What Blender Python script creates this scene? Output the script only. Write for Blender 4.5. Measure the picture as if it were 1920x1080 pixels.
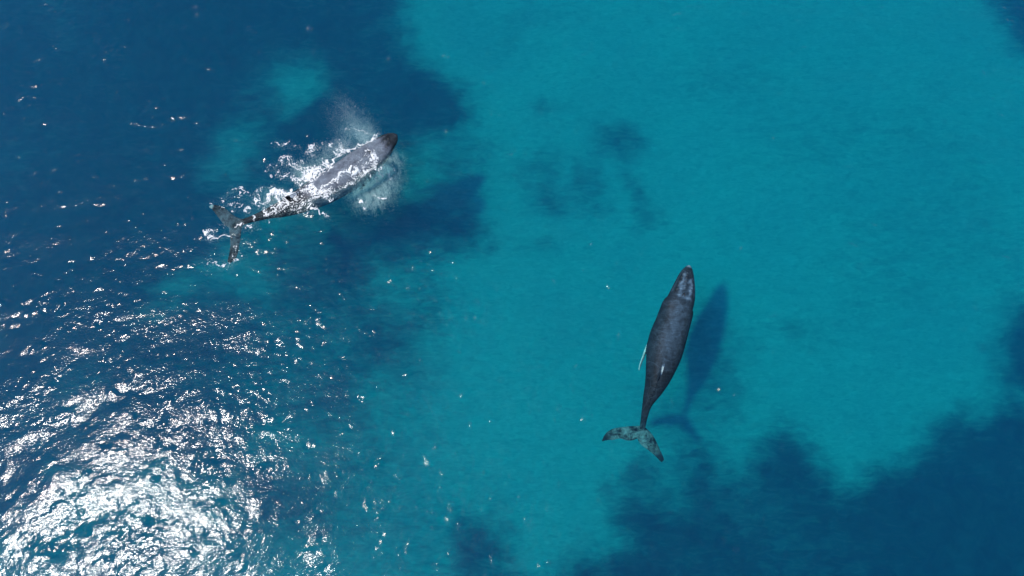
import bpy, bmesh, math, random
import numpy as np
from mathutils import Vector, Matrix

for o in list(bpy.data.objects):
    bpy.data.objects.remove(o, do_unlink=True)
scene = bpy.context.scene
COL = scene.collection
random.seed(4)
rng = np.random.default_rng(11)

# ------------------------------------------------------------------ camera
CAM_H = 45.0
TILT = math.radians(15.0)          # drone gimbal, 15 degrees off straight down
cam_d = bpy.data.cameras.new('camera')
cam_d.lens = 24.0; cam_d.sensor_width = 36.0
cam_d.clip_start = 0.5; cam_d.clip_end = 3000
cam = bpy.data.objects.new('camera', cam_d)
cam.location = (0, 0, CAM_H); cam.rotation_euler = (TILT, 0, 0)
COL.objects.link(cam); scene.camera = cam
FPX = 1280.0                        # focal length in pixels of the 1920 wide photograph


def ray(px, py):
    x = (px - 960) / FPX; y = -(py - 540) / FPX; z = -1.0
    c, s = math.cos(TILT), math.sin(TILT)
    return np.array([x, y * c - z * s, y * s + z * c])


def W(px, py, z=0.0):
    r = ray(px, py)
    k = (z - CAM_H) / r[2]
    return np.array([r[0] * k, r[1] * k, z])


# ------------------------------------------------------------------ sky and sun
SUN = ray(225, 1110); SUN = np.array([SUN[0], SUN[1], -SUN[2]]); SUN /= np.linalg.norm(SUN)
sun_el = math.asin(SUN[2])
world = bpy.data.worlds.new('World'); scene.world = world
world.use_nodes = True
nt = world.node_tree; nt.nodes.clear()
sky = nt.nodes.new('ShaderNodeTexSky'); sky.sky_type = 'NISHITA'; sky.sun_disc = False
sky.sun_elevation = sun_el; sky.sun_rotation = math.atan2(SUN[0], SUN[1])
bg = nt.nodes.new('ShaderNodeBackground'); bg.inputs['Strength'].default_value = 0.15
wo = nt.nodes.new('ShaderNodeOutputWorld')
nt.links.new(sky.outputs[0], bg.inputs[0]); nt.links.new(bg.outputs[0], wo.inputs[0])
sl = bpy.data.lights.new('sun', 'SUN'); # wave facets spread the beam under water, so the disc is a little wider than the bare sun's
sl.energy = 3.4; sl.angle = math.radians(3.2)
sl.color = (1.0, 0.96, 0.9)
so = bpy.data.objects.new('sun', sl); COL.objects.link(so)
so.rotation_euler = Vector(SUN).to_track_quat('Z', 'Y').to_euler()

scene.view_settings.view_transform = 'Standard'
scene.view_settings.look = 'None'
scene.view_settings.gamma = 1.0
scene.view_settings.exposure = 0.0
scene.render.engine = 'CYCLES'
cy = scene.cycles
cy.transparent_max_bounces = 16
cy.volume_bounces = 2
cy.max_bounces = 8


# ------------------------------------------------------------------ helpers
def tag(o, label=None, cat=None, group=None, kind=None):
    if label: o['label'] = label
    if cat: o['category'] = cat
    if group: o['group'] = group
    if kind: o['kind'] = kind
    return o


def mesh_obj(name, verts, faces, mat=None, parent=None, smooth=True):
    """verts (n,3) array, faces (m,k) int array with k fixed"""
    verts = np.asarray(verts, dtype=np.float32); faces = np.asarray(faces, dtype=np.int32)
    me = bpy.data.meshes.new(name)
    me.vertices.add(len(verts)); me.vertices.foreach_set('co', verts.ravel())
    m, k = faces.shape
    me.loops.add(m * k); me.loops.foreach_set('vertex_index', faces.ravel())
    me.polygons.add(m)
    me.polygons.foreach_set('loop_start', np.arange(0, m * k, k, dtype=np.int32))
    me.polygons.foreach_set('loop_total', np.full(m, k, dtype=np.int32))
    if smooth:
        me.polygons.foreach_set('use_smooth', np.ones(m, dtype=bool))
    me.update(calc_edges=True); me.validate()
    if mat: me.materials.append(mat)
    o = bpy.data.objects.new(name, me); COL.objects.link(o)
    if parent is not None: o.parent = parent
    return o


def attr(me, name, vals):
    a = me.attributes.new(name, 'FLOAT', 'POINT')
    a.data.foreach_set('value', np.asarray(vals, dtype=np.float32))


def grid_faces(nx, ny):
    i = np.arange(nx * ny, dtype=np.int32).reshape(ny, nx)
    return np.stack([i[:-1, :-1], i[:-1, 1:], i[1:, 1:], i[1:, :-1]], -1).reshape(-1, 4)


def fnoise(ny, nx, d, lo, hi, slope=1.5, rot=0.0, aniso=1.0, seed=0):
    """band limited random field, wavelengths lo..hi metres, cell size d, unit std"""
    r = np.random.default_rng(seed)
    f = np.fft.rfft2(r.standard_normal((ny, nx)))
    kx = np.fft.rfftfreq(nx, d)[None, :]; ky = np.fft.fftfreq(ny, d)[:, None]
    c, s = math.cos(rot), math.sin(rot)
    ka = (kx * c + ky * s) * aniso; kb = (-kx * s + ky * c)
    k = np.sqrt(ka ** 2 + kb ** 2) + 1e-9
    f *= np.where((k > 1 / hi) & (k < 1 / lo), k ** (-slope), 0)
    g = np.fft.irfft2(f, s=(ny, nx))
    return g / g.std()


def bil(F, x0, y0, d, x, y):
    ny, nx = F.shape
    u = np.clip((x - x0) / d, 0, nx - 1.001); v = np.clip((y - y0) / d, 0, ny - 1.001)
    i = u.astype(int); j = v.astype(int); a = u - i; b = v - j
    return (F[j, i] * (1 - a) * (1 - b) + F[j, i + 1] * a * (1 - b) + F[j + 1, i] * (1 - a) * b + F[j + 1, i + 1] * a * b)


def seg_dist(X, Y, pts):
    """distance of X,Y to a polyline (k,2), and the fraction along it"""
    D = np.full(X.shape, 1e9); T = np.zeros(X.shape); n = len(pts) - 1
    for i in range(n):
        ax, ay = pts[i][:2]; bx, by = pts[i + 1][:2]
        dx, dy = bx - ax, by - ay; L = dx * dx + dy * dy + 1e-12
        t = np.clip(((X - ax) * dx + (Y - ay) * dy) / L, 0, 1)
        d = np.hypot(X - ax - t * dx, Y - ay - t * dy)
        m = d < D; D = np.where(m, d, D); T = np.where(m, (i + t) / n, T)
    return D, T


def inside(X, Y, poly):
    r = np.zeros(X.shape, bool); n = len(poly)
    for i in range(n):
        x1, y1 = poly[i][:2]; x2, y2 = poly[(i + 1) % n][:2]
        c = ((y1 > Y) != (y2 > Y)) & (X < (x2 - x1) * (Y - y1) / (y2 - y1 + 1e-12) + x1)
        r ^= c
    return r


def sdf(X, Y, poly):
    d, _ = seg_dist(X, Y, list(poly) + [poly[0]])
    return np.where(inside(X, Y, poly), d, -d)      # positive inside


def sstep(a, b, x):
    t = np.clip((x - a) / (b - a), 0, 1); return t * t * (3 - 2 * t)


def mat_new(name):
    m = bpy.data.materials.new(name); m.use_nodes = True
    t = m.node_tree; t.nodes.clear()
    out = t.nodes.new('ShaderNodeOutputMaterial')
    return m, t, out


def N(t, typ, **kw):
    n = t.nodes.new(typ)
    for k, v in kw.items():
        if k in n.inputs: n.inputs[k].default_value = v
        else: setattr(n, k, v)
    return n


# ------------------------------------------------------------------ materials
def water_material():
    m, t, out = mat_new('sea_water')
    tc = N(t, 'ShaderNodeTexCoord')
    mp = N(t, 'ShaderNodeMapping'); mp.inputs['Rotation'].default_value = (0, 0, math.radians(-20)); mp.inputs['Scale'].default_value = (0.6, 1.2, 1)
    t.links.new(tc.outputs['Object'], mp.inputs['Vector'])
    n1 = N(t, 'ShaderNodeTexNoise', Scale=6.0, Detail=3.0, Roughness=0.6); t.links.new(mp.outputs[0], n1.inputs['Vector'])
    b = N(t, 'ShaderNodeBump', Strength=1.0, Distance=0.02)
    t.links.new(n1.outputs[0], b.inputs['Height'])
    fr = N(t, 'ShaderNodeFresnel', IOR=1.33); t.links.new(b.outputs[0], fr.inputs['Normal'])
    tr = N(t, 'ShaderNodeBsdfTransparent')
    gl = N(t, 'ShaderNodeBsdfGlossy', distribution='GGX', Roughness=0.085); t.links.new(b.outputs[0], gl.inputs['Normal'])
    mx = N(t, 'ShaderNodeMixShader')
    t.links.new(fr.outputs[0], mx.inputs[0]); t.links.new(tr.outputs[0], mx.inputs[1]); t.links.new(gl.outputs[0], mx.inputs[2])
    t.links.new(mx.outputs[0], out.inputs['Surface'])
    va = N(t, 'ShaderNodeVolumeAbsorption', Density=0.335, Color=(0.06, 0.915, 0.965, 1))
    vs = N(t, 'ShaderNodeVolumeScatter', Density=0.055, Color=(0.0, 0.36, 0.74, 1), Anisotropy=0.2)
    ad = N(t, 'ShaderNodeAddShader')
    t.links.new(va.outputs[0], ad.inputs[0]); t.links.new(vs.outputs[0], ad.inputs[1])
    t.links.new(ad.outputs[0], out.inputs['Volume'])
    return m


def seabed_material():
    m, t, out = mat_new('sand_and_reef')
    tc = N(t, 'ShaderNodeTexCoord')
    a = N(t, 'ShaderNodeAttribute', attribute_name='reef_and_shade')
    mp = N(t, 'ShaderNodeMapping'); mp.inputs['Rotation'].default_value = (0, 0, math.radians(-12)); mp.inputs['Scale'].default_value = (0.5, 1.5, 1)
    t.links.new(tc.outputs['Object'], mp.inputs['Vector'])
    n1 = N(t, 'ShaderNodeTexNoise', Scale=1.2, Detail=6.0, Roughness=0.7, Distortion=0.9); t.links.new(mp.outputs[0], n1.inputs['Vector'])
    s1 = N(t, 'ShaderNodeMath', operation='MULTIPLY_ADD'); s1.inputs[1].default_value = 0.95; s1.inputs[2].default_value = -0.475
    t.links.new(n1.outputs[0], s1.inputs[0])
    ad = N(t, 'ShaderNodeMath', operation='ADD'); t.links.new(a.outputs['Fac'], ad.inputs[0]); t.links.new(s1.outputs[0], ad.inputs[1])
    mr = N(t, 'ShaderNodeMapRange', interpolation_type='SMOOTHSTEP'); mr.inputs['From Min'].default_value = 0.0; mr.inputs['From Max'].default_value = 1.0
    t.links.new(ad.outputs[0], mr.inputs['Value'])
    n2 = N(t, 'ShaderNodeTexNoise', Scale=0.16, Detail=4.0, Roughness=0.6); t.links.new(tc.outputs['Object'], n2.inputs['Vector'])
    cr = N(t, 'ShaderNodeMix', data_type='RGBA'); cr.inputs['A'].default_value = (0.010, 0.017, 0.022, 1); cr.inputs['B'].default_value = (0.034, 0.058, 0.062, 1)
    n3 = N(t, 'ShaderNodeTexNoise', Scale=0.7, Detail=6.0, Roughness=0.7, Distortion=0.8); t.links.new(tc.outputs['Object'], n3.inputs['Vector'])
    cl = N(t, 'ShaderNodeMapRange'); cl.inputs['From Min'].default_value = 0.36; cl.inputs['From Max'].default_value = 0.68
    t.links.new(n3.outputs[0], cl.inputs['Value']); t.links.new(cl.outputs[0], cr.inputs[0])
    # sand ripple streaks that also paint in the light play of surface waves
    mp3 = N(t, 'ShaderNodeMapping'); mp3.inputs['Rotation'].default_value = (0, 0, math.radians(8)); mp3.inputs['Scale'].default_value = (0.8, 2.0, 1)
    t.links.new(tc.outputs['Object'], mp3.inputs['Vector'])
    n5 = N(t, 'ShaderNodeTexNoise', Scale=1.6, Detail=6.0, Roughness=0.75, Distortion=1.2); t.links.new(mp3.outputs[0], n5.inputs['Vector'])
    s5 = N(t, 'ShaderNodeMapRange'); s5.inputs['From Min'].default_value = 0.3; s5.inputs['From Max'].default_value = 0.7; s5.inputs['To Min'].default_value = 0.74; s5.inputs['To Max'].default_value = 1.24
    t.links.new(n5.outputs[0], s5.inputs['Value'])
    cs = N(t, 'ShaderNodeMix', data_type='RGBA'); cs.inputs['A'].default_value = (0.38, 0.36, 0.34, 1); cs.inputs['B'].default_value = (0.5, 0.47, 0.40, 1)
    t.links.new(n2.outputs[0], cs.inputs[0])
    c = N(t, 'ShaderNodeMix', data_type='RGBA'); t.links.new(mr.outputs[0], c.inputs[0])
    sx = N(t, 'ShaderNodeVectorMath', operation='SCALE'); t.links.new(cs.outputs['Result'], sx.inputs[0]); t.links.new(s5.outputs[0], sx.inputs['Scale'])
    t.links.new(sx.outputs[0], c.inputs['A']); t.links.new(cr.outputs['Result'], c.inputs['B'])
    d = N(t, 'ShaderNodeBsdfDiffuse', Roughness=0.5); t.links.new(c.outputs['Result'], d.inputs['Color'])
    t.links.new(d.outputs[0], out.inputs['Surface'])
    return m


def skin_material(name, tint, rough, ior, streak=0.0, ang=0.0, mot=(0.55, 1.0, 1.05)):
    m, t, out = mat_new(name)
    tc = N(t, 'ShaderNodeTexCoord')
    a = N(t, 'ShaderNodeAttribute', attribute_name='tone')
    n1 = N(t, 'ShaderNodeTexNoise', Scale=3.2, Detail=6.0, Roughness=0.7, Distortion=0.8); t.links.new(tc.outputs['Object'], n1.inputs['Vector'])
    n2 = N(t, 'ShaderNodeTexNoise', Scale=14.0, Detail=3.0, Roughness=0.6); t.links.new(tc.outputs['Object'], n2.inputs['Vector'])
    r1 = N(t, 'ShaderNodeMapRange'); r1.inputs['From Min'].default_value = 0.3; r1.inputs['From Max'].default_value = 0.7; r1.inputs['To Min'].default_value = 0.62; r1.inputs['To Max'].default_value = 1.35
    t.links.new(n1.outputs[0], r1.inputs['Value'])
    r2 = N(t, 'ShaderNodeMapRange'); r2.inputs['From Min'].default_value = 0.3; r2.inputs['From Max'].default_value = 0.7; r2.inputs['To Min'].default_value = 0.75; r2.inputs['To Max'].default_value = 1.25
    t.links.new(n2.outputs[0], r2.inputs['Value'])
    m1 = N(t, 'ShaderNodeMath', operation='MULTIPLY'); t.links.new(r1.outputs[0], m1.inputs[0]); t.links.new(r2.outputs[0], m1.inputs[1])
    m2 = N(t, 'ShaderNodeMath', operation='MULTIPLY'); t.links.new(m1.outputs[0], m2.inputs[0]); t.links.new(a.outputs['Fac'], m2.inputs[1])
    # pale streaks across the back: light on the surface ripples, painted into the skin
    mq = N(t, 'ShaderNodeMapping'); mq.inputs['Rotation'].default_value = (0, 0, ang); mq.inputs['Scale'].default_value = (0.35, 2.2, 0.5)
    t.links.new(tc.outputs['Object'], mq.inputs['Vector'])
    nq = N(t, 'ShaderNodeTexNoise', Scale=3.2, Detail=4.0, Roughness=0.65, Distortion=0.9); t.links.new(mq.outputs[0], nq.inputs['Vector'])
    rq = N(t, 'ShaderNodeMapRange'); rq.inputs['From Min'].default_value = 0.35; rq.inputs['From Max'].default_value = 0.68; rq.inputs['To Min'].default_value = 1 - streak; rq.inputs['To Max'].default_value = 1 + 1.6 * streak
    t.links.new(nq.outputs[0], rq.inputs['Value'])
    mm = N(t, 'ShaderNodeMath', operation='MULTIPLY'); t.links.new(m2.outputs[0], mm.inputs[0]); t.links.new(rq.outputs[0], mm.inputs[1]); m2 = mm
    # pale cloudy mottling, strongest on the flukes
    af = N(t, 'ShaderNodeAttribute', attribute_name='mottle')
    n4 = N(t, 'ShaderNodeTexNoise', Scale=2.3, Detail=6.0, Roughness=0.75, Distortion=0.5); t.links.new(tc.outputs['Object'], n4.inputs['Vector'])
    r4 = N(t, 'ShaderNodeMapRange'); r4.inputs['From Min'].default_value = 0.42; r4.inputs['From Max'].default_value = 0.66; r4.inputs['To Max'].default_value = 0.25
    t.links.new(n4.outputs[0], r4.inputs['Value'])
    m5 = N(t, 'ShaderNodeMath', operation='MULTIPLY'); t.links.new(af.outputs['Fac'], m5.inputs[0]); t.links.new(r4.outputs[0], m5.inputs[1])
    v5 = N(t, 'ShaderNodeVectorMath', operation='SCALE'); v5.inputs[0].default_value = mot; t.links.new(m5.outputs[0], v5.inputs['Scale'])
    # pale scratches
    mp = N(t, 'ShaderNodeMapping'); mp.inputs['Rotation'].default_value = (0, 0, 0.7); mp.inputs['Scale'].default_value = (1, 1, 0.3)
    t.links.new(tc.outputs['Object'], mp.inputs['Vector'])
    w = N(t, 'ShaderNodeTexVoronoi', feature='DISTANCE_TO_EDGE', Scale=0.9); t.links.new(mp.outputs[0], w.inputs['Vector'])
    rs = N(t, 'ShaderNodeMapRange'); rs.inputs['From Min'].default_value = 0.004; rs.inputs['From Max'].default_value = 0.012; rs.inputs['To Min'].default_value = 0.035; rs.inputs['To Max'].default_value = 0.0
    t.links.new(w.outputs[0], rs.inputs['Value'])
    m3 = N(t, 'ShaderNodeMath', operation='ADD'); t.links.new(m2.outputs[0], m3.inputs[0]); t.links.new(rs.outputs[0], m3.inputs[1])
    vm = N(t, 'ShaderNodeVectorMath', operation='SCALE'); 
    # pale patches lose the blue of the dark skin
    rt4 = N(t, 'ShaderNodeMapRange'); rt4.inputs['From Min'].default_value = 0.12; rt4.inputs['From Max'].default_value = 0.4; t.links.new(a.outputs['Fac'], rt4.inputs['Value'])
    tm = N(t, 'ShaderNodeMix', data_type='RGBA'); tm.inputs['A'].default_value = tuple(tint) + (1,); tm.inputs['B'].default_value = (0.72, 0.97, 1.0, 1)
    t.links.new(rt4.outputs[0], tm.inputs[0]); t.links.new(tm.outputs['Result'], vm.inputs[0])
    t.links.new(m3.outputs[0], vm.inputs['Scale'])
    va = N(t, 'ShaderNodeVectorMath', operation='ADD'); t.links.new(vm.outputs[0], va.inputs[0]); t.links.new(v5.outputs[0], va.inputs[1]); vm = va
    p = N(t, 'ShaderNodeBsdfPrincipled', Roughness=rough)
    # skin under water is nearly index matched, so only the emergent back has the wet gloss
    ge = N(t, 'ShaderNodeNewGeometry'); sx = N(t, 'ShaderNodeSeparateXYZ'); t.links.new(ge.outputs['Position'], sx.inputs[0])
    mi = N(t, 'ShaderNodeMapRange'); mi.inputs['From Min'].default_value = -0.10; mi.inputs['From Max'].default_value = 0.06; mi.inputs['To Min'].default_value = 1.08; mi.inputs['To Max'].default_value = ior
    t.links.new(sx.outputs['Z'], mi.inputs['Value']); t.links.new(mi.outputs[0], p.inputs['IOR'])
    t.links.new(vm.outputs[0], p.inputs['Base Color'])
    b = N(t, 'ShaderNodeBump', Strength=0.6, Distance=0.02); t.links.new(n2.outputs[0], b.inputs['Height']); t.links.new(b.outputs[0], p.inputs['Normal'])
    t.links.new(p.outputs[0], out.inputs['Surface'])
    return m


def plain(name, col, rough=0.6, noise=0.15):
    m, t, out = mat_new(name)
    tc = N(t, 'ShaderNodeTexCoord'); n1 = N(t, 'ShaderNodeTexNoise', Scale=12.0, Detail=3.0); t.links.new(tc.outputs['Object'], n1.inputs['Vector'])
    c = N(t, 'ShaderNodeMix', data_type='RGBA')
    c.inputs['A'].default_value = tuple(x * (1 - noise) for x in col) + (1,); c.inputs['B'].default_value = tuple(min(1, x * (1 + noise)) for x in col) + (1,)
    t.links.new(n1.outputs[0], c.inputs[0])
    p = N(t, 'ShaderNodeBsdfPrincipled', Roughness=rough); t.links.new(c.outputs['Result'], p.inputs['Base Color'])
    t.links.new(p.outputs[0], out.inputs['Surface'])
    return m


M_WATER = water_material()
M_BED = seabed_material()
M_FOAM = plain('white_foam', (0.82, 0.84, 0.86), 0.7, 0.05)
M_DROP = plain('water_spray', (0.66, 0.84, 0.86), 0.5, 0.05)
M_DARK = plain('black_skin', (0.008, 0.009, 0.012), 0.4)
M_BARN = plain('barnacle_shell', (0.25, 0.25, 0.24), 0.8)
M_SKIN_L = skin_material('grey_wet_skin', (0.80, 0.92, 1.2), 0.42, 1.28, 0.12, -0.6, (0.62, 0.92, 1.15))
M_SKIN_R = skin_material('slate_wet_skin', (0.46, 0.85, 1.28), 0.45, 1.25, 0.2, 0.38)

# ------------------------------------------------------------------ zoomed crop -> photograph pixels
def ZL(x, y): return 380 + x / 3.375, 200 + y / 3.375       # left whale sketch frame
def ZR(x, y): return 1100 + x / 2.633, 480 + y / 2.633      # right whale sketch frame


# ------------------------------------------------------------------ sea floor
DEPTH = 11.0


def axis(lo, hi, d, far, n):
    core = np.arange(lo, hi + d / 2, d)
    g = np.geomspace(d, 1, n); g = np.cumsum(np.geomspace(d, d * 300, n)); g = g / g[-1] * far
    g = np.maximum.accumulate(g)
    return np.concatenate([(lo - g)[::-1], core, hi + g]), n, len(core)


bd = 0.3
bx, _, _ = axis(-60, 60, bd, 600, 14); by, _, _ = axis(-22, 62, bd, 600, 14)
BX, BY = np.meshgrid(bx, by)
PD = -DEPTH


def poly_w(pts): return [W(x, y, PD)[:2] for x, y in pts]


LEFT = [(-600, -600), (770, -600), (780, -60), (745, 30), (775, 110), (850, 170), (872, 215), (800, 245), (765, 275), (772, 330), (768, 370), (825, 385), (892, 405), (890, 450), (845, 478), (770, 485), (720, 505),
        (722, 550), (758, 610), (748, 660), (690, 700), (660, 770), (560, 800), (500, 790), (470, 820), (545, 880), (545, 920), (480, 960), (420, 900), (300, 870), (120, 890), (60, 950), (-50, 1010), (-700, 1100)]
BOT = [(1080, 1100), (1165, 1010), (1150, 945), (1180, 925), (1265, 935), (1270, 880), (1300, 852), (1330, 862), (1350, 905), (1400, 895), (1425, 845), (1455, 812), (1500, 830), (1530, 880), (1570, 915), (1610, 905), (1650, 885), (1720, 860), (1750, 800), (1790, 785), (1850, 790), (1900, 765), (2600, 700), (2600, 2000), (900, 2000), (870, 1300)]
COR = [(1850, -30), (1875, 35), (1905, 80), (2100, 140), (2800, 150), (2800, -700), (1700, -700)]
RGT = [(1893, 640), (1880, 680), (1895, 730), (2300, 760), (2300, 520), (1925, 590)]
BLOBS_DARK = [(1325, 690, 50, 85, .55), (1290, 790, 55, 40, .3), (1350, 640, 30, 40, .2), (1560, 160, 420, 200, .10), (1720, 480, 280, 260, .09), (1160, 258, 45, 28, .62), (1100, 325, 22, 25, .5), (1190, 350, 24, 60, .55), (1040, 372, 40, 32, .62), (1005, 320, 40, 28, .35), (1025, 200, 26, 20, .4), (1110, 380, 20, 45, .42), (1000, 465, 50, 18, .35),  # leading blobs paint soft shade around the right whale's cast shadow
              (1200, 890, 26, 22, .45), (885, 1015, 34, 42, .75), (900, 1080, 60, 40, .6), (1480, 620, 40, 22, .3), (850, 285, 50, 30, .28), (845, 350, 50, 50, .2), (1215, 400, 20, 18, .4), (250, 1040, 330, 150, .62), (560, 960, 60, 60, .35), (700, 900, 130, 160, .22), (800, 540, 50, 60, .5), (770, 690, 50, 70, .4), (880, 330, 50, 60, .35), (620, 840, 90, 50, .35), (950, 90, 60, 35, .3), (1350, 150, 90, 40, .18),
              (1560, 250, 120, 50, .16), (1750, 420, 120, 90, .2), (1640, 560, 90, 60, .14), (985, 30, 90, 30, .25)]
BLOBS_LIGHT = [(570, 560, 220, 160, .10), (640, 700, 120, 100, .10), (545, 140, 60, 60, .42), (560, 172, 28, 32, .45), (450, 275, 55, 52, .50), (530, 395, 50, 42, .42), (385, 520, 40, 34, .42), (470, 512, 46, 42, .42), (300, 585, 50, 26, .28), (330, 540, 30, 18, .3), (285, 605, 20, 14, .22), (440, 460, 30, 30, .3),
               (560, 440, 50, 40, .2), (700, 540, 40, 60, .18), (690, 340, 90, 60, .15), (800, 400, 60, 50, .15), (350, 700, 60, 20, .15), (700, 60, 40, 40, .15), (600, 640, 80, 60, .12), (620, 1040, 60, 60, .1), (410, 330, 30, 60, .25),
               (1500, 980, 200, 60, .10), (1800, 850, 90, 30, .10)]
F = np.full(BX.shape, -9.0)
warp = 0.9
wnx = fnoise(BY.shape[0], BY.shape[1], bd, 1.2, 14, 1.4, seed=3); wny = fnoise(BY.shape[0], BY.shape[1], bd, 1.2, 14, 1.4, seed=4)
QX, QY = BX + 0.45 * wnx, BY + 0.4 * wny
for P in (LEFT, BOT, COR, RGT):
    F = np.maximum(F, sdf(QX, QY, poly_w(P)))
reef_and_shade = sstep(-3.2, 2.4, F)


def blob(b):
    c = W(b[0], b[1], PD); s = (CAM_H + DEPTH) / FPX
    return b[4] * np.exp(-0.5 * (np.abs((QX - c[0]) / (b[2] * s)) ** 2.0 + np.abs((QY - c[1]) / (b[3] * s)) ** 2.0))


for b in BLOBS_DARK: reef_and_shade = reef_and_shade + blob(b) * (1 - reef_and_shade)
for b in BLOBS_LIGHT: reef_and_shade = reef_and_shade - blob(b)
reef_and_shade = np.clip(reef_and_shade, 0, 1)
lown = fnoise(BY.shape[0], BY.shape[1], bd, 5, 40, 1.6, seed=9)
reef_and_shade = np.clip(reef_and_shade * (1 + 0.06 * lown) + 0.02 * lown, 0, 1.1)
bz = -DEPTH + 0.25 * lown + reef_and_shade * (0.25 + 0.10 * fnoise(BY.shape[0], BY.shape[1], bd, 0.7, 6, 1.3, seed=5))
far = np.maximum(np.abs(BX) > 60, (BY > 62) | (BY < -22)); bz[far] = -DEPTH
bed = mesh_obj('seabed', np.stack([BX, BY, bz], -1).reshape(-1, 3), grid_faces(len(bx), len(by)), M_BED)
attr(bed.data, 'reef_and_shade', reef_and_shade.ravel())
tag(bed, 'pale sand floor with dark blue reefs and a painted shade smudge seen through the turquoise water', kind='structure')

# ------------------------------------------------------------------ whales
def catmull(P, n):
    P = np.asarray(P, float); t = np.concatenate([[0], np.cumsum(np.linalg.norm(np.diff(P[:, :2], axis=0), axis=1))])
    u = np.linspace(0, t[-1], n); out = np.zeros((n, P.shape[1]))
    m = np.zeros_like(P)
    for i in range(len(P)):
        a = max(0, i - 1); b = min(len(P) - 1, i + 1)
        m[i] = (P[b] - P[a]) / (t[b] - t[a])
    j = np.clip(np.searchsorted(t, u, side='right') - 1, 0, len(P) - 2)
    h = (t[j + 1] - t[j])[:, None]; s = ((u - t[j])[:, None]) / h
    out = (2 * s ** 3 - 3 * s ** 2 + 1) * P[j] + (s ** 3 - 2 * s ** 2 + s) * h * m[j] + (-2 * s ** 3 + 3 * s ** 2) * P[j + 1] + (s ** 3 - s ** 2) * h * m[j + 1]
    return out, u / t[-1]


def loft(rings):
    """rings (n, m, 3) -> closed verts, faces list (bmesh friendly)"""
    n, m, _ = rings.shape
    v = rings.reshape(-1, 3).tolist(); f = []
    for i in range(n - 1):
        for j in range(m):
            f.append((i * m + j, i * m + (j + 1) % m, (i + 1) * m + (j + 1) % m, (i + 1) * m + j))
    f.append(tuple(range(m))[::-1]); f.append(tuple((n - 1) * m + j for j in range(m)))
    return v, f


def blade(pairs, thick, n=22, m=20, drop=None):
    """flat lifting surface: pairs of (leading, trailing) 3d points from root to tip"""
    P = np.array([np.concatenate([a, b]) for a, b in pairs], float)
    t = np.linspace(0, 1, len(P)); u = np.linspace(0, 1, n)
    Q = np.stack([np.interp(u, t, P[:, i]) for i in range(6)], -1)
    # smooth
    for _ in range(2): Q[1:-1] = 0.25 * Q[:-2] + 0.5 * Q[1:-1] + 0.25 * Q[2:]
    ang = np.linspace(0, 2 * np.pi, m, endpoint=False)
    rings = []
    for i in range(n):
        a, b = Q[i, :3], Q[i, 3:]; ch = b - a; L = np.linalg.norm(ch)
        c = 0.5 + 0.5 * np.cos(ang)
        th = thick * (1 - 0.72 * u[i]) * np.sin(ang) * (0.55 + 0.45 * (1 - c)) 
        if drop is not None:      # thickness direction
            up = drop / np.linalg.norm(drop)
        else: up = np.array([0, 0, 1.0])
        rings.append(a + ch * c[:, None] + up * th[:, None])
    return loft(np.array(rings))


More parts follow.
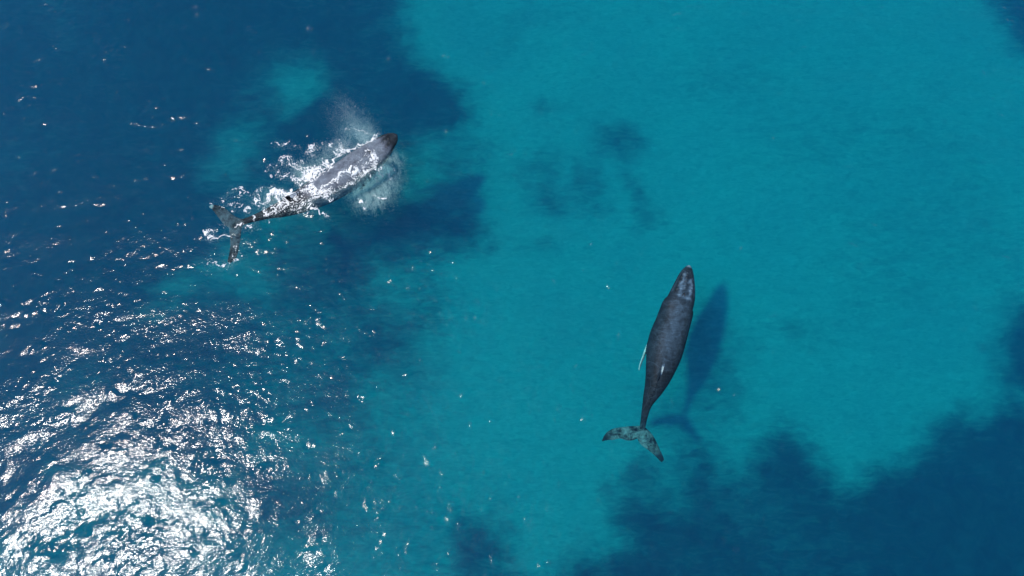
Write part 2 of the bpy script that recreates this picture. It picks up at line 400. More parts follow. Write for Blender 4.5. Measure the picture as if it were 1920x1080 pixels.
def build_body(name, stations, extra, mat, parent, tonefn, kn, voxel=0.04):
    """stations: (x,y,zcentre,hw,hu,hd)"""
    S, u = catmull(stations, 90)
    tan = np.gradient(S[:, :2], axis=0); tan /= np.linalg.norm(tan, axis=1)[:, None]
    rt = np.stack([-tan[:, 1], tan[:, 0]], -1)      # for nose-to-tail travel this is the image right hand side of the whale looking back
    m = 40; ang = np.linspace(0, 2 * np.pi, m, endpoint=False)
    rings = np.zeros((len(S), m, 3))
    ca, sa = np.cos(ang), np.sin(ang)
    for i in range(len(S)):
        x, y, zc, hw, hu, hd = S[i]; hw = max(hw, .02); hu = max(hu, .02); hd = max(hd, .02)
        e = 0.9
        lx = np.sign(ca) * np.abs(ca) ** e * hw
        lz = np.where(sa > 0, np.abs(sa) ** 0.95 * hu, -np.abs(sa) ** e * hd)
        rings[i, :, 0] = x + rt[i, 0] * lx; rings[i, :, 1] = y + rt[i, 1] * lx; rings[i, :, 2] = zc + lz
    def spot(T0, v0, dz=0.0):
        q = T0 * (len(S) - 1); i = int(q); f = q - i; i2 = min(i + 1, len(S) - 1)
        s_ = S[i] * (1 - f) + S[i2] * f
        z = s_[2] + s_[4] * math.sqrt(max(0, 1 - v0 * v0))
        return np.array([s_[0] + rt[i, 0] * v0 * s_[3], s_[1] + rt[i, 1] * v0 * s_[3], z + dz]), math.atan2(-tan[i, 1], -tan[i, 0])
    extra = extra + [sphere_part(spot(a_, b_)[0], c_ * 1.5) for a_, b_, c_ in kn]
    me = bpy.data.meshes.new('tmp'); bm = bmesh.new()
    for v, f in [loft(rings)] + extra:
        vs = [bm.verts.new(p) for p in v]
        for q in f:
            bm.faces.new([vs[k] for k in q])
    bmesh.ops.recalc_face_normals(bm, faces=bm.faces)
    bm.to_mesh(me); bm.free()
    tmp = bpy.data.objects.new('tmp', me); COL.objects.link(tmp)
    r = tmp.modifiers.new('r', 'REMESH'); r.mode = 'VOXEL'; r.voxel_size = voxel
    s = tmp.modifiers.new('s', 'SMOOTH'); s.factor = 0.5; s.iterations = 3
    dg = bpy.context.evaluated_depsgraph_get(); dg.update()
    nm = bpy.data.meshes.new_from_object(tmp.evaluated_get(dg))
    bpy.data.objects.remove(tmp, do_unlink=True)
    nm.name = name
    co = np.zeros(len(nm.vertices) * 3, dtype=np.float32); nm.vertices.foreach_get('co', co); co = co.reshape(-1, 3).astype(float)
    D, T = seg_dist(co[:, 0], co[:, 1], S[:, :2])
    k = np.clip((T * (len(S) - 1)).astype(int), 0, len(S) - 1)
    v = ((co[:, 0] - S[k, 0]) * rt[k, 0] + (co[:, 1] - S[k, 1]) * rt[k, 1]) / np.maximum(S[k, 3], .05)
    h = (co[:, 2] - S[k, 2])
    tn, mo = tonefn(T, v, h, co)
    attr(nm, 'tone', tn); attr(nm, 'mottle', mo)
    nm.polygons.foreach_set('use_smooth', np.ones(len(nm.polygons), dtype=bool))
    nm.materials.clear(); nm.materials.append(mat)
    o = bpy.data.objects.new(name, nm); COL.objects.link(o)
    if parent is not None: o.parent = parent
    return o, S, rt, spot


def sphere_part(c, r, sc=(1, 1, 1)):
    v = []; f = []; n, m = 6, 8
    rings = []
    for i in range(n):
        th = math.pi * (i + 0.5) / n
        rings.append([[c[0] + sc[0] * r * math.sin(th) * math.cos(2 * math.pi * j / m), c[1] + sc[1] * r * math.sin(th) * math.sin(2 * math.pi * j / m), c[2] + sc[2] * r * math.cos(th)] for j in range(m)])
    return loft(np.array(rings))


# ---- right whale
def stn(Z, x, y, hwz, scale, ztop, hu, hd):
    z = ztop - hu * 0.6
    p = W(*Z(x, y), z=min(ztop - 0.25 * hu, 0)); r = ray(*Z(x, y))
    mpp = (CAM_H - z) / -r[2] / FPX
    return (p[0], p[1], ztop - hu, hwz / scale * mpp, hu, hd)


R_ST = [(509, 46, 5, -.12, .06, .06), (507, 52, 14, -.05, .16, .18), (502, 72, 28, .02, .26, .30), (496, 100, 40, .07, .34, .45), (487, 150, 55, .12, .44, .62), (475, 200, 66, .16, .52, .8), (466, 226, 70, .17, .56, .9), (458, 242, 78, .15, .62, 1.0),
        (452, 270, 82, .13, .72, 1.15), (437, 320, 85, .11, .82, 1.25), (411, 400, 91, .10, .9, 1.3), (394, 470, 88, .08, .9, 1.2), (376, 540, 75, .05, .82, 1.0), (358, 600, 61, .00, .7, .8),
        (334, 660, 45, -.06, .55, .55), (315, 700, 33, -.12, .44, .42), (300, 740, 22, -.18, .34, .32), (286, 800, 16, -.6, .24, .24), (277, 845, 15, -1.15, .16, .16), (265, 875, 17, -1.4, .10, .10), (257, 897, 6, -1.47, .05, .05)]
st = [stn(ZR, x, y, hw, 2.633, zt, hu, hd) for x, y, hw, zt, hu, hd in R_ST]


def pz(Z, x, y, z): return W(*Z(x, y), z=z)


fl = -1.5
lobeL = blade([(pz(ZR, 285, 830, fl), pz(ZR, 262, 900, fl)), (pz(ZR, 262, 838, fl), pz(ZR, 246, 903, fl)), (pz(ZR, 225, 838, fl), pz(ZR, 232, 912, fl)), (pz(ZR, 180, 843, fl - .03), pz(ZR, 200, 916, fl)), (pz(ZR, 140, 848, fl - .05), pz(ZR, 165, 900, fl)),
               (pz(ZR, 108, 860, fl - .05), pz(ZR, 128, 914, fl)), (pz(ZR, 86, 882, fl - .05), pz(ZR, 98, 912, fl)), (pz(ZR, 74, 912, fl), pz(ZR, 76, 918, fl))], .15)
lobeR = blade([(pz(ZR, 275, 835, fl), pz(ZR, 248, 895, fl)), (pz(ZR, 293, 848, fl), pz(ZR, 250, 906, fl)), (pz(ZR, 315, 868, fl), pz(ZR, 262, 930, fl)), (pz(ZR, 333, 892, fl), pz(ZR, 286, 948, fl)), (pz(ZR, 348, 922, fl), pz(ZR, 312, 968, fl)),
               (pz(ZR, 362, 955, fl), pz(ZR, 338, 990, fl)), (pz(ZR, 378, 988, fl), pz(ZR, 355, 1010, fl)), (pz(ZR, 384, 1005, fl), pz(ZR, 368, 1022, fl))], .15)
flip = blade([(pz(ZR, 352, 300, -1.20), pz(ZR, 350, 350, -1.25)), (pz(ZR, 335, 350, -1.20), pz(ZR, 338, 395, -1.35)), (pz(ZR, 314, 390, -1.15), pz(ZR, 323, 410, -1.40)), (pz(ZR, 300, 428, -1.15), pz(ZR, 309, 440, -1.45)), (pz(ZR, 284, 468, -1.20), pz(ZR, 295, 476, -1.50)),
              (pz(ZR, 272, 505, -1.25), pz(ZR, 282, 512, -1.55)), (pz(ZR, 259, 535, -1.35), pz(ZR, 267, 545, -1.60)), (pz(ZR, 256, 562, -1.45), pz(ZR, 261, 568, -1.55))], .13, drop=np.array([1, .3, .3]))
flip2 = blade([(pz(ZR, 500, 290, -1.0), pz(ZR, 480, 370, -1.1)), (pz(ZR, 495, 340, -1.3), pz(ZR, 470, 410, -1.5)), (pz(ZR, 480, 400, -1.8), pz(ZR, 450, 460, -2.0)), (pz(ZR, 460, 460, -2.3), pz(ZR, 440, 500, -2.4)), (pz(ZR, 440, 520, -2.6), pz(ZR, 430, 530, -2.65))], .12)
fin = blade([(pz(ZR, 374, 535, -.05), pz(ZR, 345, 628, -.15)), (pz(ZR, 370, 548, .12), pz(ZR, 347, 622, .0)), (pz(ZR, 364, 575, .25), pz(ZR, 349, 618, .2)), (pz(ZR, 354, 600, .33), pz(ZR, 349, 614, .32))], .09, drop=np.array([1, -.27, 0]))
knobs = []
tail_knuckles = []
for T0, zt in ((640, -.04), (655, -.05), (672, -.07), (690, -.1), (710, -.12), (730, -.15)):
    p = pz(ZR, np.interp(T0, [600, 660, 700, 740], [358, 334, 315, 300]), T0, zt); tail_knuckles.append(sphere_part(p, .10, (.5, 1.0, .8)))


def sn(co, f, seed):
    r = np.random.default_rng(seed); o = np.zeros(len(co))
    for _ in range(14):
        a = r.uniform(0, 6.283); k = f * r.uniform(.6, 1.7)
        o += np.sin(k * (co[:, 0] * math.cos(a) + co[:, 1] * math.sin(a)) + r.uniform(0, 6.283))
    return o / 2.65


def tone_R(T, v, h, co):
    t = np.full(T.shape, 0.034)
    up = h > 0
    # head: paler grey plates each side of a dark median ridge, dark lips and a dark tip
    n1 = sn(co, 9, 1); n2 = sn(co, 16, 2)
    hd = sstep(.215, .18, T) * sstep(.05, .085, T + .02 * n1) * up
    vv = v + .08 * n1
    plate = (np.exp(-((vv - .45) / .20) ** 2) * 1.1 + .85 * np.exp(-((vv + .32) / .26) ** 2)) * np.clip(.85 + .14 * n2, .1, 1.5)
    t = t + hd * plate * .13
    lip = np.exp(-((np.abs(v) - .90) / .07) ** 2) * sstep(.19, .16, T) * sstep(.01, .03, T) * (h > -.25)
    t = t + lip * .07 * (v > 0) + lip * .03 * (v < 0)
    t = t - hd * np.exp(-((np.abs(v) - .70) / .06) ** 2) * .02
    t = t + sstep(.02, .004, T) * .3
    ring = np.exp(-((T - .195) / .012) ** 2) * sstep(.75, .3, np.abs(v)); t = t + ring * .05
    body = sstep(.2, .26, T) * sstep(.62, .45, T)
    t = t + body * np.exp(-((v - .05) / .55) ** 2) * .04 * up
    t = t * np.clip(1 + .04 * n2 + .10 * n1, .5, 1.6)
    t = np.where(T > .62, t * .8, t)
    # pale mottled flukes
    tp = np.hypot(co[:, 0] - TIPS[0][0], co[:, 1] - TIPS[0][1]); tq = np.hypot(co[:, 0] - TIPS[1][0], co[:, 1] - TIPS[1][1])
    fk = FK(co) * sstep(.3, 1.1, np.minimum(tp, tq))
    t = t - fk * .008
    fin_glint = np.exp(-((T - .625) / .02) ** 2) * (np.abs(v) < .07) * (h > .1)  # sun glint on the dorsal fin, painted as a pale tone
    t = t + fin_glint * .6
    # long white flipper
    d, _ = seg_dist(co[:, 0], co[:, 1], FLIPLINE)
    t = np.where((d < .3) & (co[:, 2] < -.6) & (co[:, 2] > -2.3) & (v * VS > 1.0), .65, t)
    return np.clip(t, .015, .9), fk


TIPS = [pz(ZR, 74, 914, fl), pz(ZR, 376, 1014, fl)]
def FK(co):
    a = pz(ZR, 275, 838, fl); b = pz(ZR, 257, 900, fl); ax = (b - a)[:2]; ax /= np.linalg.norm(ax)
    return sstep(-.1, .25, (co[:, 0] - a[0]) * ax[0] + (co[:, 1] - a[1]) * ax[1] + .25 * np.hypot(co[:, 0] - a[0], co[:, 1] - a[1]))
FLIPLINE = [pz(ZR, 320, 388, -.8), pz(ZR, 290, 465, -.8), pz(ZR, 258, 565, -.8)]
VS = -1.0


def empty(name, loc):
    o = bpy.data.objects.new(name, None); o.location = loc; COL.objects.link(o); return o


def add_details(root, spot, T_blow, blow_v=0.0):
    # blowholes: two dark slits that spread towards the tail
    c, a = spot(T_blow, blow_v, 0.0)
    for sgn in (-1, 1):
        bm = bmesh.new()
        mt = Matrix.Translation(Vector(c) + Vector((-math.sin(a) * .06 * sgn, math.cos(a) * .06 * sgn, .012))) @ Matrix.Rotation(a + sgn * -0.35, 4, 'Z') @ Matrix.Diagonal((.15, .03, .03, 1))
        bmesh.ops.create_uvsphere(bm, u_segments=12, v_segments=8, radius=1, matrix=mt)
        me = bpy.data.meshes.new('blowhole'); bm.to_mesh(me); bm.free(); me.materials.append(M_DARK)
        for p in me.polygons: p.use_smooth = True
        o = bpy.data.objects.new('blowhole', me); COL.objects.link(o); o.parent = root


root_r = empty('humpback_whale', (0, 0, 0))
tag(root_r, 'dark slate humpback whale gliding just under calm turquoise water, thin white flipper showing', 'whale', 'humpback whales at the surface')
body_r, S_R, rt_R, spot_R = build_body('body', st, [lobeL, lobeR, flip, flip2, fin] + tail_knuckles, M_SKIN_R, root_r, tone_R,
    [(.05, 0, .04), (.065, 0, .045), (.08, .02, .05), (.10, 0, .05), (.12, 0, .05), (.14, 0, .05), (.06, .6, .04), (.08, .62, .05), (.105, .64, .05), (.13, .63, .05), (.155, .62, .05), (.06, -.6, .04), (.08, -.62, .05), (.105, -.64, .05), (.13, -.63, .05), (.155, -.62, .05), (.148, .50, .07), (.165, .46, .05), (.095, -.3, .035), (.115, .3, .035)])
add_details(root_r, spot_R, .185)

# ---- left whale
L_ST = [(1232, 180, 5, .10, .06, .06), (1226, 184, 20, .16, .18, .2), (1205, 196, 40, .22, .3, .4), (1172, 216, 56, .28, .42, .6), (1130, 250, 72, .33, .55, .8), (1080, 290, 88, .38, .7, 1.0), (1020, 332, 98, .42, .85, 1.15), (960, 372, 102, .45, .95, 1.25),
        (890, 420, 100, .44, .98, 1.25), (820, 463, 96, .38, .95, 1.2), (750, 503, 92, .28, .88, 1.1), (690, 534, 86, .16, .8, 1.0), (620, 572, 76, .04, .7, .85), (550, 608, 64, -.04, .6, .7), (480, 640, 50, -.1, .48, .52),
        (420, 662, 36, -.14, .38, .4), (360, 685, 26, -.16, .30, .3), (300, 708, 20, -.2, .22, .22), (240, 730, 19, -.28, .17, .17), (200, 752, 24, -.56, .12, .12), (165, 768, 8, -.65, .05, .05)]
stl = [stn(ZL, x, y, hw, 3.375, zt, hu, hd) for x, y, hw, zt, hu, hd in L_ST]
fl = -.7
lobeA = blade([(pz(ZL, 262, 712, fl), pz(ZL, 190, 790, fl)), (pz(ZL, 215, 700, fl), pz(ZL, 165, 768, fl)), (pz(ZL, 178, 672, fl), pz(ZL, 128, 745, fl)), (pz(ZL, 150, 645, fl), pz(ZL, 105, 712, fl)), (pz(ZL, 120, 630, fl), pz(ZL, 82, 682, fl + .05)),
               (pz(ZL, 88, 620, fl + .1), pz(ZL, 62, 655, fl + .1)), (pz(ZL, 62, 618, fl + .2), pz(ZL, 46, 640, fl + .2)), (pz(ZL, 44, 626, fl + .25), pz(ZL, 38, 640, fl + .25))], .14)
lobeB = blade([(pz(ZL, 262, 735, fl), pz(ZL, 165, 755, fl)), (pz(ZL, 246, 768, fl), pz(ZL, 165, 780, fl)), (pz(ZL, 244, 800, fl), pz(ZL, 168, 815, fl)), (pz(ZL, 240, 840, fl), pz(ZL, 172, 850, fl)), (pz(ZL, 232, 885, fl), pz(ZL, 172, 890, fl)),
               (pz(ZL, 225, 930, fl), pz(ZL, 165, 925, fl)), (pz(ZL, 210, 968, fl), pz(ZL, 156, 955, fl)), (pz(ZL, 178, 992, fl), pz(ZL, 150, 978, fl))], .14)
flipA = blade([(pz(ZL, 1090, 300, -.6), pz(ZL, 1020, 380, -.7)), (pz(ZL, 1100, 360, -.8), pz(ZL, 1030, 420, -.9)), (pz(ZL, 1085, 430, -1.2), pz(ZL, 1020, 470, -1.3)), (pz(ZL, 1040, 500, -1.7), pz(ZL, 990, 520, -1.8)), (pz(ZL, 970, 560, -2.2), pz(ZL, 950, 570, -2.2))], .14)
flipB = blade([(pz(ZL, 1060, 240, -1.0), pz(ZL, 1000, 290, -1.0)), (pz(ZL, 1000, 280, -1.6), pz(ZL, 930, 330, -1.6)), (pz(ZL, 930, 340, -2.4), pz(ZL, 880, 380, -2.4)), (pz(ZL, 860, 410, -3.), pz(ZL, 850, 420, -3.))], .14)
finL = blade([(pz(ZL, 620, 522, .0), pz(ZL, 505, 585, -.2)), (pz(ZL, 606, 532, .18), pz(ZL, 508, 580, .05)), (pz(ZL, 580, 545, .32), pz(ZL, 512, 578, .28)), (pz(ZL, 545, 562, .42), pz(ZL, 512, 577, .4))], .16, drop=np.array([.5, -.86, .2]))
# spreading jaw corner
TIPL = [pz(ZL, 48, 632, fl), pz(ZL, 160, 980, fl)]


def tone_L(T, v, h, co):
    t = np.full(T.shape, 0.15)
    a = sstep(.06, .12, T + .012 * np.sin(v * 9))
    t = .016 + (t - .016) * a
    t = t * np.clip(1 + .09 * sn(co, 6, 5) + .06 * sn(co, 15, 6), .6, 1.4)
    t = t - .05 * np.exp(-((T - .185) / .03) ** 2) * np.exp(-((v + .1) / .35) ** 2)
    t = t + .05 * np.exp(-((T - .14) / .04) ** 2)
    t = np.where(T > .5, t - (t - .022) * sstep(.5, .62, T), t)
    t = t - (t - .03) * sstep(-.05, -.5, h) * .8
    c = pz(ZL, 205, 752, fl); r = np.hypot(co[:, 0] - c[0], co[:, 1] - c[1])
    f = sstep(.90, .955, T); f = f * sstep(.05, .5, r) * sstep(2.0, 1.1, r)
    t = t + f * .04
    d = np.hypot(co[:, 0] - TIPL[0][0], co[:, 1] - TIPL[0][1])
    t = t + .5 * sstep(.38, .2, d)
    return np.clip(t, .012, .9), f * .42 + .12


root_l = empty('humpback_whale', (0, 0, 0))
tag(root_l, 'grey humpback whale breaking the surface in white foam, pale flukes trailing behind it', 'whale', 'humpback whales at the surface')
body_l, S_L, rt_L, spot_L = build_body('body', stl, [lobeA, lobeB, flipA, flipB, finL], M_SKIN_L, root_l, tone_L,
    [(.05, 0, .05), (.07, 0, .05), (.09, 0, .05), (.06, .5, .05), (.085, .55, .05), (.06, -.5, .05), (.085, -.55, .05)])
add_details(root_l, spot_L, .175)
for rt_, sp in ((root_r, S_R), (root_l, S_L)):
    c = Vector((float(sp[45, 0]), float(sp[45, 1]), -1.5)); rt_.location = c
    for ch in rt_.children: ch.location = -c
bpy.context.view_layer.update()

# ------------------------------------------------------------------ water surface
D0 = 0.075
xs, npad, ncx = axis(-45, 45, D0, 700, 16); ys, _, ncy = axis(-12, 41, D0, 700, 16)
ny, nx = ncy, ncx
x0, y0 = -45.0, -12.0


def wave_field(ny, nx, d, seed, lo, hi, dirang, spread, slope_rms, p=2.0, chop=0.0):
    r = np.random.default_rng(seed)
    f = np.fft.fft2(r.standard_normal((ny, nx)))
    kx = np.fft.fftfreq(nx, d)[None, :]; ky = np.fft.fftfreq(ny, d)[:, None]
    k = np.hypot(kx, ky) + 1e-9; th = np.arctan2(ky, kx) - dirang
    A = np.where((k > 1 / hi), k ** (-p), 0) * np.exp(-(k * lo) ** 2) * (spread + (1 - spread) * np.abs(np.cos(th)) ** 4)
    f = f * A
    h = np.fft.ifft2(f).real
    gx = np.fft.ifft2(f * 2j * np.pi * kx).real; gy = np.fft.ifft2(f * 2j * np.pi * ky).real
    s = slope_rms / math.sqrt((gx ** 2 + gy ** 2).mean())
    cx = np.fft.ifft2(f * -1j * kx / k).real * s; cyy = np.fft.ifft2(f * -1j * ky / k).real * s
    return h * s, cx, cyy


WD = math.radians(108)
gust = fnoise(ny, nx, D0, 5, 30, 1.2, rot=math.radians(20), aniso=1.6, seed=21)
gust2 = fnoise(ny, nx, D0, 1.2, 6, 1.0, rot=math.radians(20), aniso=1.8, seed=22)
gust3 = fnoise(ny, nx, D0, .6, 2.6, 1.0, rot=math.radians(20), aniso=1.5, seed=23)
h1, cx1, cy1 = wave_field(ny, nx, D0, 31, .9, 9.0, WD, .25, .042)
h2, cx2, cy2 = wave_field(ny, nx, D0, 32, .15, 1.6, WD, .5, .058, p=1.75)
amp = np.exp(.35 * gust + .42 * gust2); amp /= amp.mean(); amp = amp + 3.0 * np.maximum(gust3 - 1.15, 0)
Hc = h1 + h2 * amp
CXc = (cx1 + cx2 * amp); CYc = (cy1 + cy2 * amp)
XX, YY = np.meshgrid(xs[npad:-npad], ys[npad:-npad])


def line(Z, pts): return [W(*Z(x, y))[:2] for x, y in pts]


# the heap of water pushed up along the left whale's flank, and the lowered water along its far side
bank, bt = seg_dist(XX, YY, line(ZL, [(1150, 400), (1080, 440), (1000, 500), (900, 555), (800, 600), (700, 632)]))
Hc = Hc + .55 * np.exp(-(bank / .55) ** 2)
e = np.minimum(np.minimum(np.arange(nx), np.arange(nx)[::-1])[None, :], np.minimum(np.arange(ny), np.arange(ny)[::-1])[:, None])
tap = np.clip(e / 20.0, 0, 1)
Hc = Hc * tap; CXc = CXc * tap; CYc = CYc * tap
Zs = np.zeros((len(ys), len(xs))); PX, PY = np.meshgrid(xs, ys)
Zs[npad:-npad, npad:-npad] = Hc
PX[npad:-npad, npad:-npad] += CXc * .8; PY[npad:-npad, npad:-npad] += CYc * .8
top = np.stack([PX, PY, Zs], -1).reshape(-1, 3)
gf = grid_faces(len(xs), len(ys))
# close the body of water: border ring dropped below the sea floor and one bottom
nX, nY = len(xs), len(ys)
ring = np.concatenate([np.arange(nX), np.arange(1, nY) * nX + nX - 1, (nY - 1) * nX + np.arange(nX - 2, -1, -1), np.arange(nY - 2, 0, -1) * nX]).astype(np.int32)
low = top[ring].copy(); low[:, 2] = -DEPTH - 3
nb = len(top); idx = nb + np.arange(len(ring), dtype=np.int32)
side = np.stack([ring, idx, np.roll(idx, -1), np.roll(ring, -1)], -1)
cen = np.array([[0, 10, -DEPTH - 3]])
ci = nb + len(ring)
bot = np.stack([idx, np.full(len(ring), ci, np.int32), np.roll(idx, -1)], -1)
bot4 = None
V = np.concatenate([top, low, cen])
me_faces = np.concatenate([gf, side])
wat = mesh_obj('water', V, me_faces, M_WATER)
bm = bmesh.new(); bm.from_mesh(wat.data); bm.verts.ensure_lookup_table()
for a, b, c in bot: bm.faces.new((bm.verts[a], bm.verts[b], bm.verts[c]))
bmesh.ops.recalc_face_normals(bm, faces=bm.faces)
for f in bm.faces: f.smooth = len(f.verts) == 4
bm.to_mesh(wat.data); bm.free()
tag(wat, 'rippled clear blue green sea water with sun glitter', kind='structure')


def hw(x, y): return bil(Hc, x0, y0, D0, x, y)


# ------------------------------------------------------------------ foam round the left whale
fd = 0.021
c1 = W(370, 530); c2 = W(790, 190)
fx0, fy0 = c1[0] - .5, c1[1] - .5
fnx = int((c2[0] + .5 - fx0) / fd); fny = int((c2[1] + .5 - fy0) / fd)
FX, FY = np.meshgrid(fx0 + np.arange(fnx) * fd, fy0 + np.arange(fny) * fd)
w1 = fnoise(fny, fnx, fd, .25, 2.5, 1.6, seed=41) * .13; w2 = fnoise(fny, fnx, fd, .25, 2.5, 1.6, seed=42) * .13
RX, RY = FX + w1, FY + w2


def lace(seed, lo, hi):
    n = fnoise(fny, fnx, fd, lo, hi, 1.3, seed=seed)
    n = bil(n, fx0, fy0, fd, RX, RY)
    return 1 - np.minimum(np.abs(n), 1.6) / 1.6       # 1 on the filaments


L1 = lace(51, .18, .9); L2 = lace(52, .07, .38); gr = fnoise(fny, fnx, fd, .06, .3, .8, seed=53)
clump = fnoise(fny, fnx, fd, .5, 2.5, 1.2, seed=54)
LA = np.maximum(L1 ** 1.3, .93 * L2) + .012 * gr + .04 * clump
STROKES = [  # points, half width (sketch px), strength 0..1
    ([(1105, 178), (1060, 212), (1000, 246), (940, 275), (895, 292)], 7, .95),
    ([(895, 292), (850, 322), (800, 362), (745, 412), (700, 446)], 7, .8),
    ([(860, 296), (830, 300)], 14, .6),
    ([(790, 372), (740, 385), (690, 395), (650, 398)], 26, .85), ([(720, 420), (670, 435), (630, 455)], 30, .85),
    ([(650, 398), (610, 395), (585, 372)], 22, .6), ([(700, 446), (650, 480), (600, 510)], 12, .7),
    ([(620, 470), (590, 440), (560, 425), (520, 435)], 26, .38),
    ([(480, 420), (460, 395), (430, 375), (470, 355)], 20, .40), ([(500, 330), (540, 340), (570, 370)], 16, .42),
    ([(640, 350), (620, 380)], 16, .45), ([(700, 330), (760, 340), (800, 350)], 24, .22),
    ([(690, 260), (720, 240), (770, 240)], 20, .30), ([(800, 250), (850, 235), (900, 260)], 18, .35), ([(660, 290), (700, 290)], 16, .25),
    ([(490, 232), (540, 236), (590, 252), (625, 266)], 7, .50), ([(440, 240), (470, 236)], 6, .35),
    ([(380, 600), (420, 570), (460, 545), (500, 545)], 20, 1.0), ([(440, 555), (500, 550), (560, 555)], 22, 1.0), ([(400, 575), (380, 600)], 16, .7),
    ([(560, 560), (610, 530), (640, 505)], 8, .7), ([(350, 560), (380, 520), (430, 505)], 16, .5), ([(340, 605), (350, 560)], 13, .42),
    ([(270, 540), (230, 515), (180, 525), (135, 555), (135, 585), (170, 605), (190, 610)], 10, .47), ([(150, 575), (130, 570)], 12, .45), ([(200, 580), (300, 560)], 18, .2),
    ([(215, 625), (250, 630)], 5, .5), ([(288, 640), (292, 655)], 9, .75), ([(350, 640), (360, 645)], 5, .3),
    ([(330, 570), (300, 600), (320, 610)], 10, .25),
    # over the body
    ([(1090, 262), (1070, 300)], 9, .40), ([(1030, 300), (1060, 300), (1090, 325), (1080, 380)], 20, .62), ([(1030, 330), (1000, 370), (985, 410)], 14, .68), ([(1060, 400), (1030, 440), (990, 445)], 26, .50), ([(1105, 400), (1060, 435), (1020, 455)], 10, .62),
    ([(985, 410), (950, 428), (920, 428), (905, 450)], 12, .9), ([(905, 450), (860, 478), (820, 492), (785, 512), (720, 524), (650, 522)], 11, 1.0),
    ([(920, 455), (880, 480), (850, 500)], 26, .45),
    ([(800, 540), (740, 545), (680, 548), (630, 545)], 22, .86), ([(790, 575), (760, 580), (700, 590), (640, 585)], 22, .64), ([(620, 560), (640, 540)], 22, .75),
    ([(600, 600), (540, 610), (470, 650), (400, 660)], 34, .50), ([(480, 640), (450, 660)], 26, .62), ([(700, 620), (640, 640), (560, 650)], 24, .42), ([(850, 520), (820, 550)], 26, .42),
    ([(950, 480), (880, 520)], 22, .30), ([(520, 590), (500, 600)], 14, .4), ([(610, 520), (640, 520), (625, 560)], 12, .8),
    ([(310, 680), (325, 690), (325, 715)], 6, .80), ([(255, 775), (290, 762), (320, 752)], 11, .45), ([(215, 745), (250, 740)], 8, .45), ([(330, 735), (400, 700)], 7, .25),
    ([(660, 655), (700, 655), (745, 668), (775, 690)], 8, .66), ([(670, 684), (690, 684)], 4, .8), ([(600, 668), (560, 675)], 6, .45), ([(860, 560), (930, 590), (1000, 615), (1030, 620)], 10, .27), ([(1110, 580), (1160, 590)], 9, .35),
    # flukes
    ([(20, 800), (60, 806)], 13, .8), ([(60, 812), (100, 828), (160, 818)], 7, .75), ([(55, 978), (75, 976)], 5, .7), ([(30, 998), (80, 1000), (130, 1000), (170, 988)], 8, .62), ([(120, 1000), (160, 985), (215, 965)], 14, .52),
    ([(235, 850), (232, 890), (215, 950)], 8, .30), ([(60, 620), (110, 630), (160, 660), (215, 698)], 5, .28), ([(150, 745), (110, 745)], 6, .3),
    ([(900, 150), (960, 145), (1010, 152), (1050, 160)], 6, .42), ([(1060, 165), (1085, 175)], 5, .4), ([(850, 215), (950, 200)], 20, .14), ([(1100, 175), (1110, 172)], 4, .7),
    ([(640, 560), (560, 580), (500, 610)], 10, .55), ([(1200, 260), (1225, 330), (1215, 420)], 10, .12), ([(1130, 420), (1120, 500), (1060, 540)], 40, .20), ([(1180, 330), (1190, 420)], 26, .16),
]
SS = np.zeros(FX.shape)
for pts, hwid, stg in STROKES:
    d, _ = seg_dist(RX, RY, line(ZL, pts)); s = hwid / 3.375 * .0375
    SS = np.maximum(SS, stg * np.exp(-(d / (s * 1.25)) ** 2 * .9))
SS = SS * .92 + .05 * clump * (SS > .1)
# coverage threshold: strength 1 solid, strength 0 nothing
rank = np.empty(LA.size); rank[np.argsort(LA.ravel())] = np.linspace(0, 1, LA.size); rank = rank.reshape(LA.shape)
cov = np.clip(SS, 0, 1.1) ** 1.6 * .97
val = np.where(SS < .07, -1, rank - (1 - cov))
on = val > 0
# height of whichever is higher, the sea or the skin
from mathutils.bvhtree import BVHTree
dg = bpy.context.evaluated_depsgraph_get()
bvh = BVHTree.FromObject(body_l, dg)
offs = body_l.matrix_world
hz = hw(FX, FY)
inv = body_l.matrix_world.inverted()
cell = (on[:-1, :-1].astype(int) + on[1:, :-1] + on[:-1, 1:] + on[1:, 1:]) >= 2
used = np.zeros(on.shape, bool)
used[:-1, :-1] |= cell; used[1:, :-1] |= cell; used[:-1, 1:] |= cell; used[1:, 1:] |= cell
jj, ii = np.nonzero(used)
base = hz.copy()
dn = Vector((0, 0, -1)); T0 = body_l.matrix_world.translation; RL = root_l.location
for j, i in zip(jj, ii):
    h = bvh.ray_cast(Vector((FX[j, i], FY[j, i], 3.0)), dn)
    if h[0] is not None and h[0].z > base[j, i] - .02: base[j, i] = h[0].z
FZ = base + .012 + .03 * np.clip(val, 0, 1) * 1.5 + .012 * gr * (val > .1) + .05 * sstep(.55, 1.0, SS) * (.6 + .4 * clump)
ids = -np.ones(on.shape, np.int32); ids[used] = np.arange(used.sum())
cj, cI = np.nonzero(cell)
q = np.stack([ids[cj, cI], ids[cj, cI + 1], ids[cj + 1, cI + 1], ids[cj + 1, cI]], -1)
vt = np.stack([FX[used], FY[used], FZ[used]], -1)
foam = mesh_obj('foam', vt, q, M_FOAM)
sd = foam.modifiers.new('thickness', 'SOLIDIFY'); sd.thickness = .02; sd.offset = -1
tag(foam, 'white lacy foam churned up around the grey whale', 'foam', kind='stuff')


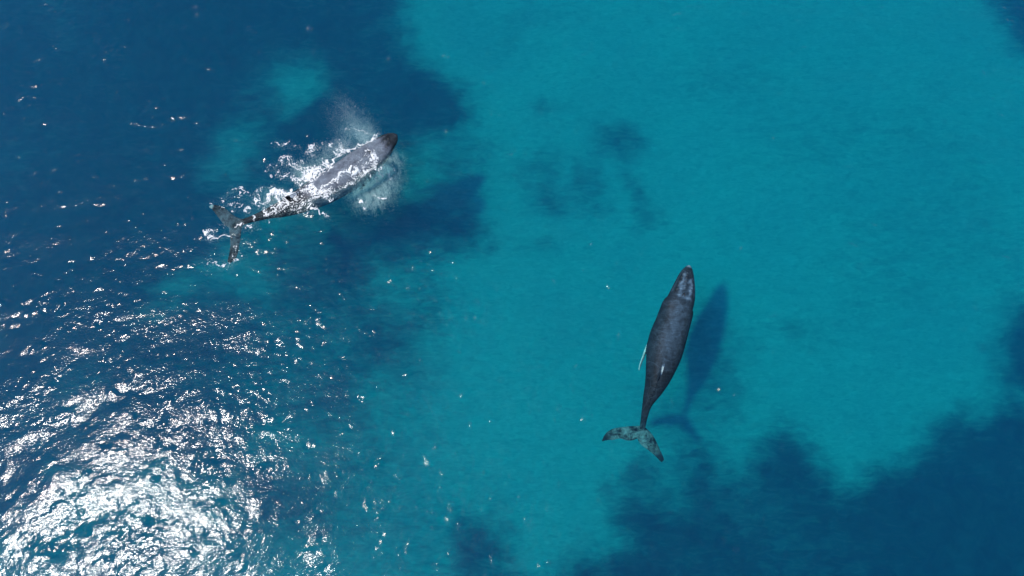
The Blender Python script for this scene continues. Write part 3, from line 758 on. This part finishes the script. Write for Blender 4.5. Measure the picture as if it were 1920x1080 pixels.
# ------------------------------------------------------------------ spray and bubbles
def droplets(name, pts, rad, mat):
    pts = np.asarray(pts); n = len(pts)
    o6 = np.array([[1, 0, 0], [-1, 0, 0], [0, 1, 0], [0, -1, 0], [0, 0, 1], [0, 0, -1]], float)
    f8 = np.array([[0, 2, 4], [2, 1, 4], [1, 3, 4], [3, 0, 4], [2, 0, 5], [1, 2, 5], [3, 1, 5], [0, 3, 5]])
    v = (pts[:, None, :] + o6[None] * rad[:, None, None]).reshape(-1, 3)
    f = (f8[None] + (np.arange(n) * 6)[:, None, None]).reshape(-1, 3)
    return mesh_obj(name, v, f, mat, smooth=True)


def cloud(Z, pts, hwid, n, zlo, zhi, seed, fall=1.0):
    """points scattered along a polyline with gaussian width (sketch px)"""
    r = np.random.default_rng(seed); P = np.array(pts, float)
    t = r.random(n) * (len(P) - 1); i = np.minimum(t.astype(int), len(P) - 2); f = (t - i)[:, None]
    c = P[i] * (1 - f) + P[i + 1] * f
    w_ = np.interp(t, np.arange(len(P)), hwid)
    c = c + r.standard_normal((n, 2)) * w_[:, None]
    out = np.array([W(*Z(x, y))[:2] for x, y in c])
    return np.column_stack([out, zlo + (zhi - zlo) * r.random(n) ** 1.5])


A = cloud(ZL, [(1080, 200), (1020, 185), (960, 150), (915, 95), (890, 40)], [16, 46, 60, 62, 48], 17000, .1, 1.6, 61)
B = cloud(ZL, [(1060, 225), (960, 235), (880, 265), (800, 290)], [14, 34, 30, 30], 15000, .05, 1.0, 62)
C_ = cloud(ZL, [(1050, 330), (1000, 420), (900, 470)], [30, 34, 30], 2500, .4, 1.0, 66)
def wisps(P, seed, keepf):
    n_ = fnoise(400, 400, .05, .25, 2.5, 1.5, rot=math.radians(-35), aniso=.4, seed=seed)
    v_ = bil(n_, P[:, 0].min(), P[:, 1].min(), .05, P[:, 0] + .3 * P[:, 2], P[:, 1])
    return P[np.random.default_rng(seed).random(len(P)) < np.clip(keepf + .5 * v_, 0.03, 1)]


A = wisps(A, 71, .62); B = wisps(B, 72, .5)
pts = np.concatenate([A, B, C_]); r_ = rng.uniform(.004, .0085, len(pts))
spray = droplets('spray', pts, r_, M_DROP)
tag(spray, 'fine white mist blown from the grey whale to its left', 'spray', kind='stuff')

# bubbles: streaky cloud of air under the surface beside the head
Bp = cloud(ZL, [(1165, 310), (1150, 400), (1120, 500), (1060, 545), (980, 560)], [46, 54, 56, 50, 38], 60000, -.6, -.06, 63)
bn = fnoise(400, 400, .05, .3, 2.0, 1.3, rot=math.radians(8), aniso=.35, seed=64)
keep = rng.random(len(Bp)) < np.clip(.6 + .22 * bil(bn, Bp[:, 0].min(), Bp[:, 1].min(), .05, Bp[:, 0], Bp[:, 1]), .04, 1)
# no bubbles right of a ragged front line
Bp = Bp[keep]
Bq = cloud(ZL, [(700, 420), (640, 440), (600, 400), (740, 330), (860, 270)], [26, 30, 36, 34, 34], 9000, -.5, -.1, 65)
Br = cloud(ZL, [(560, 570), (450, 570), (400, 580)], [16, 22, 18], 3500, -.4, -.08, 67)
Bs = cloud(ZL, [(1050, 170), (980, 130), (920, 90)], [30, 50, 50], 6000, -1.3, -.3, 68)
# fine froth in and just above the water wherever there is foam
pw = np.clip(SS, 0, 1) ** 1.3 * (SS > .1); pw = (pw / pw.sum()).ravel(); pick = np.random.default_rng(81).choice(pw.size, 30000, p=pw)
jit = np.random.default_rng(82).normal(0, .16, (30000, 2))
qx = FX.ravel()[pick] + jit[:, 0]; qy = FY.ravel()[pick] + jit[:, 1]
Bt = np.column_stack([qx, qy, hw(qx, qy) - .03 - .5 * np.random.default_rng(83).random(30000) ** 2])
pts = np.concatenate([Bp, Bq, Br, Bs, Bt]); r_ = rng.uniform(.006, .015, len(pts))
bub = droplets('bubbles', pts, r_, M_DROP)
tag(bub, 'pale cloud of air bubbles under the water beside the grey whale', 'bubbles', kind='stuff')
